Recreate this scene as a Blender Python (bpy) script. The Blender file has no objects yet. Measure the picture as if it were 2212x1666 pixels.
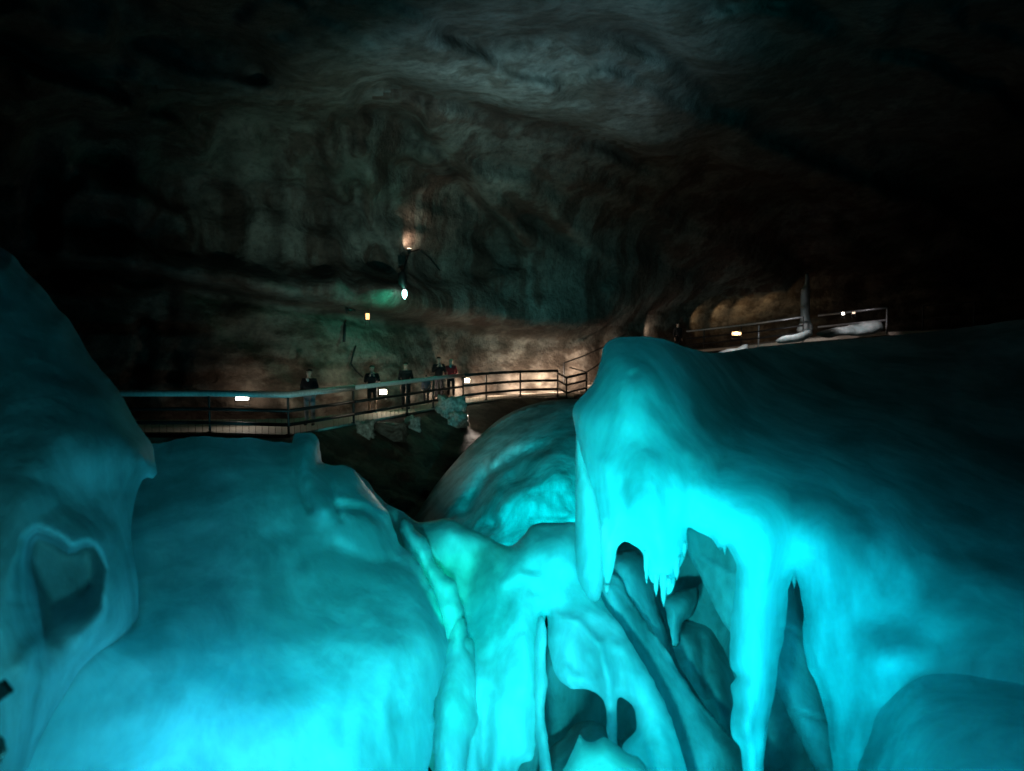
import bpy, bmesh, math, random
import numpy as np
from mathutils import Vector, Matrix, Euler
from mathutils.geometry import delaunay_2d_cdt
random.seed(7)
S = bpy.context.scene
COL = S.collection
R = math.radians

# ------------------------------------------------------------------ camera, world, exposure
FPX = 1580.0; CX, CY = 1106.0, 833.0; CAMZ = 2.8; PITCH = math.atan(115/1580.0)
cam = bpy.data.cameras.new('camera'); camo = bpy.data.objects.new('camera', cam); COL.objects.link(camo)
cam.sensor_width = 36; cam.lens = 36*FPX/2212.0
cam.clip_start = .05; cam.clip_end = 500
camo.location = (0, 0, CAMZ); camo.rotation_euler = (R(90)-PITCH, 0, 0)
cam.dof.use_dof = True; cam.dof.focus_distance = 11.0; cam.dof.aperture_fstop = 1.25
S.camera = camo
W = bpy.data.worlds.new('World'); S.world = W; W.use_nodes = True
W.node_tree.nodes['Background'].inputs[0].default_value = (.0, .0, .0, 1)   # deep inside a cave: no daylight reaches it
W.node_tree.nodes['Background'].inputs[1].default_value = 0.0
S.view_settings.view_transform = 'Standard'; S.view_settings.look = 'None'
S.view_settings.exposure = 0.0; S.view_settings.gamma = 1.0
S.cycles.use_denoising = True
try: S.cycles.denoiser = 'OPENIMAGEDENOISE'
except Exception: pass
S.cycles.max_bounces = 6; S.cycles.diffuse_bounces = 3; S.cycles.glossy_bounces = 2; S.cycles.transmission_bounces = 4
S.cycles.caustics_reflective = False; S.cycles.caustics_refractive = False
S.cycles.sample_clamp_indirect = 3.0

cp, sp = math.cos(PITCH), math.sin(PITCH)
def P(px, py, d):
    """a point d metres in front of the camera plane -> world (numpy friendly)"""
    x = (np.asarray(px, float)-CX)/FPX*d; u = (CY-np.asarray(py, float))/FPX*d
    y = d*cp + u*sp; z = CAMZ - d*sp + u*cp
    return np.stack(np.broadcast_arrays(x, y, z), -1)
def V(px, py, d): return Vector([float(a) for a in P(px, py, float(d))])

CYAN = (.0, .72, 1.0); TEAL = (.0, .80, .78); GREEN = (.0, .85, .60); WARM = (1.0, .80, .60)
def lamp(name, loc, target, power, col, size=.15, cone=None, blend=.6):
    kind = 'SPOT' if cone else 'POINT'
    L = bpy.data.lights.new(name, kind); L.energy = power; L.color = col
    L.shadow_soft_size = size
    if cone: L.spot_size = R(cone); L.spot_blend = blend
    o = bpy.data.objects.new(name, L); COL.objects.link(o); o.location = loc
    if target is not None:
        o.rotation_euler = (Vector(target)-Vector(loc)).to_track_quat('-Z', 'Y').to_euler()
    return o
# show-cave floodlights set low between the ice formations and under the viewing platform; unseen fills added among them
lamp('ice_light', V(560, 2000, 1.7), V(480, 1380, 4.8), 50, (.04, .60, .72), .15, 130, 1)
lamp('ice_light', V(540, 1850, 3.4), V(480, 1480, 4.8), 85, (.03, .56, .84), .15, 150, 1)
lamp('ice_light', V(60, 2200, 1.9), V(120, 1150, 4.2), 70, (.05, .60, .68), .1, 120, 1)
lamp('ice_light', V(1130, 2250, 1.8), V(1130, 1280, 7), 1650, (.015, .72, .78), .12, 70, 1)
lamp('ice_light', V(1080, 1900, 4.8), V(1110, 1450, 6.4), 60, (.02, .7, .95), .12, 120, 1)
lamp('ice_light', V(985, 1330, 5.7), V(1000, 1200, 7.3), 34, GREEN, .03, 110, 1)
lamp('ice_light', V(1010, 1560, 5.5), V(1000, 1400, 6.4), 7, GREEN, .0, 150, 1)
lamp('ice_light', V(1380, 2250, 2.3), V(1370, 850, 6.2), 1500, (.0, .70, .74), .12, 52, 1)
lamp('ice_light', V(1380, 2100, 3.2), V(1480, 1200, 5.8), 150, (.0, .70, .80), .12, 90, 1)
lamp('ice_light', V(1780, 2150, 3.3), V(1760, 1300, 5.7), 120, (.0, .68, .88), .12, 100, 1)
lamp('ice_light', V(1330, 1600, 4.9), V(1340, 1080, 5.8), 34, (.03, .85, .95), .0, 120, 1)
lamp('ice_light', V(2050, 2300, 2.6), V(2000, 1330, 4.8), 300, (.0, .62, .9), .2, 120, 1)
lamp('ice_light', V(1450, 1760, 6.6), V(1450, 1350, 7.6), 16, (.0, .66, .8), .1, 150, 1)
for x_, y_, d_, p_, c_ in [(1340, 1050, 6.4, 8, (.0, .70, .78)), (1310, 1150, 5.85, 1.9, (.03, .77, .84)), (1430, 1110, 6.1, 5, (.0, .68, .76)), (1530, 1090, 6.2, 4.5, (.0, .64, .78)), (1640, 1190, 6.0, 5, (.0, .64, .80)), (1800, 1280, 6.1, 5, (.0, .62, .78)), (1920, 1280, 6.2, 8, (.0, .56, .76)), (1990, 1400, 5.9, 9, (.0, .56, .76)),
        (1640, 1400, 5.5, .8, (.0, .66, .82)), (1630, 1600, 5.34, 1.2, (.0, .74, .88)), (1800, 1450, 5.65, 1.6, (.0, .68, .82)), (1820, 1640, 5.5, .9, (.0, .68, .82)), (2100, 1650, 4.8, 26, (.0, .6, .82)), (2010, 1530, 5.2, 9, (.0, .6, .82)),
        (1090, 1330, 7.1, 8.5, (.0, .66, .82)), (1180, 1230, 7.1, 7, (.0, .7, .8)), (1000, 1220, 7.6, 9, (.0, .85, .45)), (925, 1235, 6.85, 1.2, (.0, .9, .5)), (990, 1390, 6.55, 1.2, (.0, .9, .52)), (1060, 1550, 6.5, 6.5, (.02, .64, .8)), (980, 1420, 6.9, 7, (.0, .85, .58)), (1290, 1360, 6.5, 4, (.03, .78, .95)), (1430, 1610, 5.85, 2.5, (.0, .72, .85)),
        (480, 1600, 5.0, 10, (.0, .52, .8)), (760, 1540, 5.5, 10, (.0, .56, .8)), (200, 1600, 5.1, 9, (.0, .56, .8)), (850, 1360, 6.3, 4, (.0, .6, .8)), (1300, 1680, 4.85, 1.5, (.0, .85, .6)), (740, 1040, 7.0, 1.2, (.0, .75, .85))]:
    lamp('in_ice_fill', V(x_, y_, d_), V(x_, y_+330, d_-1.6), p_*2.6, c_, .15, 150, 1)  # unseen lamps added inside the hollow bodies to make the ice glow
lamp('ice_light', V(1980, 2100, 1.6), V(2080, 1500, 4.6), 110, (.03, .60, .80), .12, 60, 1)  # unseen fill added to brighten the top of the boss
lamp('ice_light', V(1480, 1420, 6.5), V(1470, 1320, 7.3), 6, (.02, .72, .8), .0, 110, 1)  # unseen fill added in the cavity to brighten the pale lump
lamp('mound_floodlight', V(1110, 1200, 8.7), V(1215, 1030, 16), 2600, (.0, .76, .82), .12, 46, .8)
for x_, d_, z_, p_ in [(330, 18.9, -.1, 14), (480, 18.9, -.1, 22), (640, 18.4, -.5, 28), (740, 20.6, -.6, 28), (850, 23.2, -.7, 12)]:
    lamp('railing_fill', (( x_-CX)/FPX*d_, d_, z_), ((x_-CX)/FPX*(d_+1.3), d_+1.3, 1.05), p_, (.06, .72, .85), .0, 100, 1)  # unseen lamps added in front of the deck to brighten the top rail
lamp('wall_fill', V(860, 1180, 11.0), V(930, 470, 26), 3000, (.40, .66, .54), .1, 64, 1)  # unseen fill added in the gorge, stands for ice bounce on the wall
lamp('ceiling_fill', V(1240, 1420, 9.5), V(1190, 200, 20), 3600, (.45, .78, .88), .15, 42, 1)  # unseen fill added low down, stands for ice bounce on the ceiling

# ------------------------------------------------------------------ noise and meshes in numpy
rs = np.random.RandomState(3)
PERM = rs.permutation(256); PERM = np.concatenate([PERM, PERM]); 
GR = rs.normal(size=(256, 3)); GR /= np.linalg.norm(GR, axis=1)[:, None]
def noise3(p):
    p = np.asarray(p, float); i = np.floor(p).astype(int); f = p-i; i &= 255
    w = f*f*f*(f*(f*6-15)+10); out = 0
    for a in (0, 1):
        for b in (0, 1):
            for c in (0, 1):
                h = PERM[PERM[PERM[(i[..., 0]+a) & 255]+((i[..., 1]+b) & 255)]+((i[..., 2]+c) & 255)]
                g = GR[h]; d = f-np.array([a, b, c])
                ww = (w[..., 0] if a else 1-w[..., 0])*(w[..., 1] if b else 1-w[..., 1])*(w[..., 2] if c else 1-w[..., 2])
                out = out+ww*(g*d).sum(-1)
    return out
def fbm(p, oct=4, gain=.5, ridged=False):
    s = 0; a = 1; p = np.asarray(p, float)
    for k in range(oct):
        n = noise3(p*(2.03**k)+17.3*k)
        s = s+a*((.35-abs(n))*1.2 if ridged else n); a *= gain
    return s
def tps(ctrl):
    c = np.array(ctrl, float); xy = c[:, :2]/1000.; d = c[:, 2]
    def U(r): return np.where(r > 0, r*r*np.log(np.maximum(r, 1e-9)), 0)
    K = U(np.linalg.norm(xy[:, None]-xy[None], axis=-1)); n = len(c)
    A = np.zeros((n+3, n+3)); A[:n, :n] = K+np.eye(n)*1e-3; A[:n, n] = 1; A[:n, n+1:] = xy
    A[n, :n] = 1; A[n+1:, :n] = xy.T
    w = np.linalg.lstsq(A, np.concatenate([d, [0, 0, 0]]), rcond=1e-9)[0]
    def f(x, y):
        q = np.stack([x, y], -1)/1000.
        o = w[n]+q@w[n+1:]
        for k in range(n): o = o+w[k]*U(np.linalg.norm(q-xy[k], axis=-1))
        return o
    return f
def seg_dist(x, y, pts, closed=False):
    p = np.array(pts, float); q = np.roll(p, -1, 0) if closed else p[1:]; p = p if closed else p[:-1]
    best = np.full(x.shape, 1e9)
    for a, b in zip(p, q):
        ab = b-a; L = max((ab**2).sum(), 1e-9)
        t = np.clip(((x-a[0])*ab[0]+(y-a[1])*ab[1])/L, 0, 1)
        best = np.minimum(best, (x-a[0]-t*ab[0])**2+(y-a[1]-t*ab[1])**2)
    return np.sqrt(best)
def inside(x, y, pts):
    p = np.array(pts, float); q = np.roll(p, -1, 0); c = np.zeros(x.shape, bool)
    for (x0, y0), (x1, y1) in zip(p, q):
        if y0 == y1: continue
        c ^= ((y0 > y) != (y1 > y)) & (x < (x1-x0)*(y-y0)/(y1-y0)+x0)
    return c
def sstep(t): t = np.clip(t, 0, 1); return t*t*(3-2*t)
def feats(x, y, fl):
    """relief: + is deeper (away), - is nearer"""
    o = np.zeros(x.shape)
    for f in fl:
        if f[0] == 'bump':
            _, cx, cy, rx, ry, a = f[:6]; rot = R(f[6]) if len(f) > 6 else 0
            dx, dy = x-cx, y-cy; u = dx*math.cos(rot)+dy*math.sin(rot); v = -dx*math.sin(rot)+dy*math.cos(rot)
            o -= a*np.exp(-((u/rx)**2+(v/ry)**2))
        elif f[0] == 'line':
            _, pts, w, a = f; o -= a*np.exp(-(seg_dist(x, y, pts)/w)**2)
        elif f[0] == 'poly':
            _, pts, a, w = f[:4]; sd = seg_dist(x, y, pts, True)*np.where(inside(x, y, pts), 1, -1)
            o += a*sstep(sd/(w(x, y) if callable(w) else w)*.5+(f[4] if len(f) > 4 else .5))
    return o
def catmull(pts, step, closed=True):
    p = [np.array(a, float) for a in pts]; n = len(p); out = []
    for i in range(n if closed else n-1):
        if closed: a, b, c, d = p[i-1], p[i], p[(i+1) % n], p[(i+2) % n]
        else: a, b, c, d = p[max(i-1, 0)], p[i], p[i+1], p[min(i+2, n-1)]
        L = np.linalg.norm(c-b); k = max(1, int(L/step))
        t1 = np.linalg.norm(c-b); ta = max(np.linalg.norm(b-a), 1e-6); tc = max(np.linalg.norm(d-c), 1e-6)
        mb = (c-a)*(t1/(ta+t1)); mc = (d-b)*(t1/(tc+t1))
        for j in range(k):
            t = j/k; out.append((2*t**3-3*t*t+1)*b+(t**3-2*t*t+t)*mb+(-2*t**3+3*t*t)*c+(t**3-t*t)*mc)
    if not closed: out.append(p[-1])
    return np.array(out)
def mesh_obj(name, verts, faces, mat, parent=None, smooth=True):
    me = bpy.data.meshes.new(name); me.from_pydata([tuple(v) for v in verts], [], [tuple(int(i) for i in f) for f in faces])
    me.validate(); me.update()
    if smooth: me.polygons.foreach_set('use_smooth', [True]*len(me.polygons))
    if mat: me.materials.append(mat)
    o = bpy.data.objects.new(name, me); COL.objects.link(o)
    if parent: o.parent = parent
    return o
def tag(o, label=None, cat=None, group=None, kind=None):
    if label: o['label'] = label
    if cat: o['category'] = cat
    if group: o['group'] = group
    if kind: o['kind'] = kind
    return o
def empty(name, label, cat, loc=(0, 0, 0), group=None):
    o = bpy.data.objects.new(name, None); COL.objects.link(o); o.location = loc; o.empty_display_size = .2
    return tag(o, label, cat, group)
def child(o, root):
    o.parent = root; o.matrix_parent_inverse = Matrix.Translation(root.location).inverted(); return o

def inflate(name, outline, ctrl, mat, parent=None, rad=.6, thick=.6, back=.8, fl=(), step=8, flute=.03, lump=.05, rag=0., smooth=14, seed=0, gain=.38):
    """A solid body: outline closed by a rounded front and a rounded back, with modelled relief."""
    ol = catmull(outline, step)
    if rag:
        n = noise3(np.stack([ol[:, 0]/22., ol[:, 1]/22., np.full(len(ol), seed+.5)], -1))
        t = np.roll(ol, -1, 0)-np.roll(ol, 1, 0); t /= np.maximum(np.linalg.norm(t, axis=1), 1e-6)[:, None]
        ol = ol+np.stack([t[:, 1], -t[:, 0]], -1)*(n*rag)[:, None]
    x0, y0 = ol.min(0); x1, y1 = ol.max(0)
    gx, gy = np.meshgrid(np.arange(x0, x1, step), np.arange(y0, y1, step)); gx = gx.copy(); gx[1::2] += step/2
    gx = gx.ravel(); gy = gy.ravel()
    ins = inside(gx, gy, ol); gx, gy = gx[ins], gy[ins]
    e = seg_dist(gx, gy, ol, True); k = e > step*.55; gx, gy, e = gx[k], gy[k], e[k]
    n = len(ol)
    pts = [Vector((float(a), float(b))) for a, b in ol]+[Vector((float(a), float(b))) for a, b in zip(gx, gy)]
    vo, _, fo, ov, _, _ = delaunay_2d_cdt(pts, [], [list(range(n))], 1, 1e-4)
    pv = np.array([[v.x, v.y] for v in vo]); F = np.array([f for f in fo if len(f) == 3])
    e = seg_dist(pv[:, 0], pv[:, 1], ol, True); e[e < 1e-3] = 0
    onb = e < .05
    D0 = tps(ctrl)(pv[:, 0], pv[:, 1])
    em = e*D0/FPX; q = 1-np.minimum(em/rad, 1); t = np.sqrt(np.maximum(1-q*q, 0))
    E = np.concatenate([F[:, [0, 1]], F[:, [1, 2]], F[:, [2, 0]]]); N = len(pv)
    deg = np.bincount(E.ravel(), minlength=N).astype(float)
    def lap(v, it):
        for _ in range(it):
            s = np.bincount(E[:, 0], v[E[:, 1]], N)+np.bincount(E[:, 1], v[E[:, 0]], N)
            v = np.where(onb, v, .5*v+.5*s/np.maximum(deg, 1))
        return v
    t = lap(t, smooth)
    ft = feats(pv[:, 0], pv[:, 1], fl)*np.minimum(em/.15, 1)*gain
    f0 = tps(ctrl); slope = (f0(pv[:, 0], pv[:, 1]-10)-f0(pv[:, 0], pv[:, 1]+10))/20*FPX/np.maximum(D0, .5); flat_ = 1/(1+np.maximum(slope, 0)**2)
    df = D0-thick*t+ft
    Pf = P(pv[:, 0], pv[:, 1], df)
    w = np.minimum(em/.12, 1)
    sd = np.array([seed*3.1, 0, 0])
    nz = fbm(Pf*[2.4, 2.4, .45]+sd, 4)*flute*2*flat_+fbm(Pf*1.1+sd+9, 3)*lump*2
    df = df+nz*w; Pf = P(pv[:, 0], pv[:, 1], df)
    Pb = P(pv[:, 0], pv[:, 1], D0+back*t+fbm(Pf*1.3+sd+40, 3)*.1*w)
    bi = np.where(onb, np.arange(N), -1); ii = np.where(~onb)[0]; bi[ii] = N+np.arange(len(ii))
    verts = np.concatenate([Pf, Pb[ii]])
    # orient: front triangles towards camera
    a = pv[F[:, 1]]-pv[F[:, 0]]; b = pv[F[:, 2]]-pv[F[:, 0]]; cr = a[:, 0]*b[:, 1]-a[:, 1]*b[:, 0]
    F = np.where((cr > 0)[:, None], F[:, ::-1], F)
    Fb = bi[F][:, ::-1]
    o = mesh_obj(name, verts, np.concatenate([F, Fb]), mat)
    if parent: child(o, parent)
    return o

# ------------------------------------------------------------------ materials
def nodes(name):
    m = bpy.data.materials.new(name); m.use_nodes = True; nt = m.node_tree
    return m, nt, nt.nodes['Principled BSDF']
def nn(nt, t, **kw):
    n = nt.nodes.new(t)
    for k, v in kw.items():
        if k.startswith('_'): n.inputs[k[1:]].default_value = v
        else: setattr(n, k, v)
    return n
def ramp(nt, fac, stops):
    r = nt.nodes.new('ShaderNodeValToRGB'); nt.links.new(fac, r.inputs[0])
    while len(r.color_ramp.elements) < len(stops): r.color_ramp.elements.new(.5)
    for e, (p, c) in zip(r.color_ramp.elements, stops): e.position = p; e.color = (*c, 1) if len(c) == 3 else c
    return r.outputs[0]
def tex(nt, scale, detail=6, stretch=(1, 1, 1), rough=.6, dist=0):
    tc = nn(nt, 'ShaderNodeTexCoord'); mp = nn(nt, 'ShaderNodeMapping'); mp.inputs['Scale'].default_value = stretch
    nt.links.new(tc.outputs['Object'], mp.inputs[0])
    n = nn(nt, 'ShaderNodeTexNoise', _Scale=scale, _Detail=detail, _Roughness=rough, _Distortion=dist)
    nt.links.new(mp.outputs[0], n.inputs['Vector']); return n.outputs['Fac']
def mixc(nt, fac, a, b, mode='MIX'):
    m = nn(nt, 'ShaderNodeMix', data_type='RGBA', blend_type=mode)
    for sck, v in ((m.inputs[0], fac), (m.inputs[6], a), (m.inputs[7], b)):
        if hasattr(v, 'is_linked'): nt.links.new(v, sck)
        else: sck.default_value = (*v, 1) if isinstance(v, tuple) else v
    return m.outputs[2]
def bump(nt, b, h, strength, dist):
    bp = nn(nt, 'ShaderNodeBump', _Strength=strength, _Distance=dist); nt.links.new(h, bp.inputs['Height'])
    nt.links.new(bp.outputs[0], b.inputs['Normal']); return bp
def ice_mat(name, a, b, sss=.6, rad=.25, rough=.34, bs=.25, scale=2.2, trans=.48):
    m, nt, B = nodes(name)
    f = tex(nt, scale, 8, (1, 1, .35), .66, .8); g = tex(nt, .8, 5, (1, 1, .6), .6, .5)
    c1 = ramp(nt, f, [(.34, a), (.62, b)])
    c2 = ramp(nt, g, [(.38, (.46, .53, .53)), (.58, (1, 1, 1))])
    nt.links.new(mixc(nt, 1.0, c1, c2, 'MULTIPLY'), B.inputs['Base Color'])
    B.inputs['Roughness'].default_value = rough; B.inputs['IOR'].default_value = 1.31
    B.inputs['Subsurface Weight'].default_value = sss
    B.inputs['Subsurface Radius'].default_value = (.3, .8, 1.0); B.inputs['Subsurface Scale'].default_value = rad
    h = tex(nt, 7, 10, (1, 1, .55), .68, .3)
    bp_ = bump(nt, B, h, bs*1.5, .05)
    T = nn(nt, 'ShaderNodeBsdfTranslucent'); nt.links.new(mixc(nt, 1.0, c1, c2, 'MULTIPLY'), T.inputs[0])
    mx = nn(nt, 'ShaderNodeMixShader', _Fac=trans); out = nt.nodes['Material Output']
    nt.links.new(B.outputs[0], mx.inputs[1]); nt.links.new(T.outputs[0], mx.inputs[2]); nt.links.new(mx.outputs[0], out.inputs['Surface'])
    return m
ICE = ice_mat('clear_blue_ice', (.58, .66, .68), (.86, .92, .94))
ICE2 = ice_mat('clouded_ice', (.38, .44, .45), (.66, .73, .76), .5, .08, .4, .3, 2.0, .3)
ICE3 = ice_mat('rough_far_ice', (.40, .44, .44), (.74, .81, .83), .2, .15, .45, .7, 1.6, .15)
SNOW = ice_mat('dirty_snow', (.30, .28, .27), (.72, .70, .68), .2, .1, .6, .5, 2.0)
def rock_mat(name, lo, hi, stain, ss=(1, 1, .12), bs=.9):
    m, nt, B = nodes(name)
    f = tex(nt, .45, 9, (1, 1, .8), .6, 0); s = tex(nt, .75, 6, ss, .6, .06); k = tex(nt, 3.2, 6, (1, 1, 1.4), .7)
    c = ramp(nt, f, [(.3, lo), (.66, hi)])
    c = mixc(nt, ramp(nt, s, [(.46, (0, 0, 0)), (.56, (1, 1, 1))]), c, mixc(nt, .75, c, stain))
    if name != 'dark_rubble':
        at = nn(nt, 'ShaderNodeAttribute', attribute_name='tone_shade')
        c = mixc(nt, at.outputs['Fac'], mixc(nt, .8, c, (.055, .036, .030)), c)  # low values turn dark brown: streaks and painted crease shade
    c = mixc(nt, 1.0, c, ramp(nt, k, [(.3, (.5, .5, .5)), (.58, (1, 1, 1))]), 'MULTIPLY')
    nt.links.new(c, B.inputs['Base Color']); B.inputs['Roughness'].default_value = .75
    B.inputs['Specular IOR Level'].default_value = .3
    h = tex(nt, 1.5, 10, (1, 1, 1), .66, 0)
    bump(nt, B, h, bs, .25); return m
ROCK = rock_mat('limestone', (.17, .145, .125), (.42, .38, .34), (.12, .05, .035))
ROCK3 = rock_mat('ceiling_limestone', (.22, .21, .20), (.42, .41, .39), (.16, .13, .11), (1, 1, 1), .7)
ROCK2 = rock_mat('lower_limestone', (.13, .11, .095), (.42, .36, .30), (.10, .07, .05), (1, 1, 1.8))
EARTH = rock_mat('dark_rubble', (.05, .038, .026), (.22, .18, .13), (.03, .02, .015), (1, 1, 1))
def plain(name, col, rough=.5, metal=0, var=.15):
    m, nt, B = nodes(name); f = tex(nt, 12, 4)
    lo = tuple(c*(1-var) for c in col); hi = tuple(min(1, c*(1+var)) for c in col)
    nt.links.new(ramp(nt, f, [(.35, lo), (.65, hi)]), B.inputs['Base Color'])
    B.inputs['Roughness'].default_value = rough; B.inputs['Metallic'].default_value = metal
    bump(nt, B, f, .2, .01); return m
RAIL = plain('grey_rail_paint', (.62, .64, .65), .45, .1)
DARKRAIL = plain('dark_rail_steel', (.02, .018, .018), .5, .3)
WOOD = plain('walkway_planks', (.40, .34, .28), .7)
BLACK = plain('black_metal', (.012, .012, .013), .5)
STEEL = plain('galvanised_steel', (.5, .5, .52), .35, .5)
def glow(name, col, s):
    m, nt, B = nodes(name); B.inputs['Base Color'].default_value = (*col, 1)
    B.inputs['Emission Color'].default_value = (*col, 1); B.inputs['Emission Strength'].default_value = s; return m

# ------------------------------------------------------------------ cave wall, rubble slope, cave hull
wall_ctrl = [(-500, 850, 24), (0, 850, 24), (449, 850, 24.3), (620, 850, 24.5), (762, 850, 26), (878, 850, 28.5), (1050, 850, 33), (1205, 850, 35),
             (1330, 850, 37.5), (1480, 850, 45), (1700, 850, 48), (2212, 850, 48), (2700, 850, 46),
             (-500, 700, 24), (0, 700, 24.5), (620, 700, 25.3), (878, 700, 29.3), (1050, 700, 33.5), (1205, 700, 35), (1330, 700, 38), (1480, 700, 46), (1700, 700, 49), (2212, 700, 50), (2700, 700, 48),
             (-500, 350, 20), (0, 350, 21), (600, 350, 25), (900, 350, 27.5), (1100, 350, 30), (1400, 350, 33), (1800, 350, 37), (2212, 350, 38), (2700, 350, 38),
             (-500, 0, 16), (0, 0, 17), (600, 0, 18.5), (1000, 0, 19.5), (1500, 0, 20.5), (2212, 0, 24), (2700, 0, 25),
             (-500, -700, 10), (600, -700, 10), (1500, -700, 11), (2700, -700, 13)]
far = [(2750, 560), (2750, -900), (-700, -900), (-700, 500)]
wall_feats = [
    ('poly', [(-700, 520), (180, 572), (330, 596), (480, 625), (750, 668), (870, 684), (1150, 712), (1230, 716), (1330, 702), (1400, 665), (1500, 640), (1640, 605), (1700, 575)]+far, -1.7, 14),
    ('poly', [(850, 168), (900, 182), (1000, 206), (1130, 240), (1240, 268), (1320, 300), (1400, 335), (1500, 326), (1800, 310), (2300, 250), (2700, -900), (250, -900), (250, -300), (330, 10), (430, 45), (540, 85), (620, 170), (740, 200)], -1.7, lambda x, y: np.interp(x, [1400, 1700], [26, 160])),
    ('line', [(780, 190), (870, 186), (930, 205), (1000, 222), (1130, 258), (1240, 286), (1320, 318), (1400, 350)], 20, -1.1),
    ('line', [(960, 66), (1000, 80), (1060, 96), (1120, 80), (1180, 58), (1260, 52), (1350, 66), (1440, 118), (1520, 190)], 24, -.9),
    ('line', [(780, 232), (860, 236), (930, 300), (1000, 400), (1060, 446), (1100, 505), (1115, 575)], 9, -1.0),
    ('line', [(1240, 560), (1200, 500), (1130, 470)], 10, -.7),
    ('poly', [(740, 240), (800, 228), (870, 240), (930, 300), (970, 345), (1000, 400), (1060, 440), (1100, 500), (1115, 575), (1060, 600), (900, 610), (600, 590), (300, 540), (60, 480), (60, 270), (400, 220)], 1.6, 22),
    ('poly', [(1180, 540), (1120, 440), (1000, 380), (960, 290), (1000, 250), (1130, 300), (1260, 350), (1400, 400), (1420, 560)], .8, 26),
    ('line', [(100, 572), (330, 606), (480, 636), (750, 680), (870, 696), (1000, 706)], 7, -1.3),
    ('line', [(310, 690), (318, 760), (290, 830)], 10, -1.2), ('line', [(480, 632), (496, 672)], 4, -1.0),
    ('line', [(355, 640), (365, 700)], 6, -.6), ('line', [(1090, 712), (1146, 716), (1150, 706), (1230, 722)], 5, .5),
    ('line', [(700, 250), (730, 420), (720, 600)], 16, .7), ('line', [(780, 260), (800, 400), (790, 560)], 20, .8), ('line', [(560, 300), (540, 560)], 18, .5),
    ('line', [(430, 300), (420, 560)], 16, .4), ('line', [(300, 330), (290, 540)], 20, .5), ('line', [(150, 300), (130, 500)], 20, .5), ('line', [(640, 330), (620, 590)], 14, .5),
    ('bump', 920, 640, 120, 50, .8), ('bump', 820, 640, 60, 40, .5), ('line', [(1380, 340), (1490, 290), (1640, 250)], 14, .9),
    ('bump', 1900, 440, 120, 80, 1.5), ('bump', 1560, 130, 120, 60, 1.2), ('line', [(1300, 760), (1330, 700), (1400, 672)], 12, -.8),
]
def wall_depth(x, y):
    q = np.stack([x/95., y/95., np.zeros(x.shape)+3.3], -1); wx = fbm(q, 3, .5)*26; wy = fbm(q+31.7, 3, .5)*20
    k = sstep((660-y)/60)
    d = WT(x, y)+feats(x+wx*k, y+wy*k, wall_feats)
    c, sn = math.cos(R(22)), math.sin(R(22)); vx = fbm(q*.7+5, 2)*45; vy = fbm(q*.7+55, 2)*35
    u = ((x+vx)*c+(y+vy)*sn)/300.; v = (-(x+vx)*sn+(y+vy)*c)/120.
    for (sc_, am) in ((1., 1.15), (2.3, .45)):
        iu = np.floor(u*sc_); iv = np.floor(v*sc_); bd = np.full(x.shape, 1e9); off = np.zeros(x.shape)
        for du in (-1, 0, 1):
            for dv in (-1, 0, 1):
                cu, cv = iu+du, iv+dv; h = (cu*127.1+cv*311.7+sc_*17).astype(float)
                r1, r2, r3, r4, r5 = [np.abs(np.modf(np.sin(h*kk)*43758.5453)[0]) for kk in (1., 1.37, 2.11, .73, 3.3)]
                su, sv = cu+.15+.7*r1, cv+.15+.7*r2; dd = (u*sc_-su)**2+(v*sc_-sv)**2; m_ = dd < bd
                off = np.where(m_, (r3-.5)*1.1+(u*sc_-su)*(r4-.5)*1.0+(v*sc_-sv)*(r5-.35)*1.5, off); bd = np.where(m_, dd, bd)
        d = d+off*am*(.3+1.0*sstep((660-y)/60))
    p = P(x, y, d)
    d = d+fbm(p*[.32, .32, .16], 5)*1.0*sstep((760-y)/300)*(.25+.75*sstep((y-200)/250))+fbm(p*[.7, .7, .9], 5, .5, True)*.16*(.3+.7*sstep((y-150)/300))+fbm(p*[.22, .22, .5]+50, 3)*.6
    d = d+fbm(p*[.25, .25, 2.2]+20, 4)*.35*sstep((y-590)/60)*sstep((1350-x)/100)
    return d
WT = tps(wall_ctrl)
xs = np.arange(-700, 2760, 8.); ys = np.arange(-800, 1010, 8.)
gx, gy = np.meshgrid(xs, ys); D = wall_depth(gx, gy)
for _ in range(3):
    E_ = np.pad(D, 1, mode='edge'); D = .25*D+.125*(E_[:-2, 1:-1]+E_[2:, 1:-1]+E_[1:-1, :-2]+E_[1:-1, 2:])+.0625*(E_[:-2, :-2]+E_[2:, 2:]+E_[2:, :-2]+E_[:-2, 2:])
def grid_faces(nr, nc):
    i = np.arange(nr-1)[:, None]*nc+np.arange(nc-1)[None]; i = i.ravel()
    return np.stack([i, i+nc, i+nc+1, i+1], -1)
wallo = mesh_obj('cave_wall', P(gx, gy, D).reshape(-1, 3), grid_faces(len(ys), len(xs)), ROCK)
wallo.data.materials.append(ROCK2)
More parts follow.
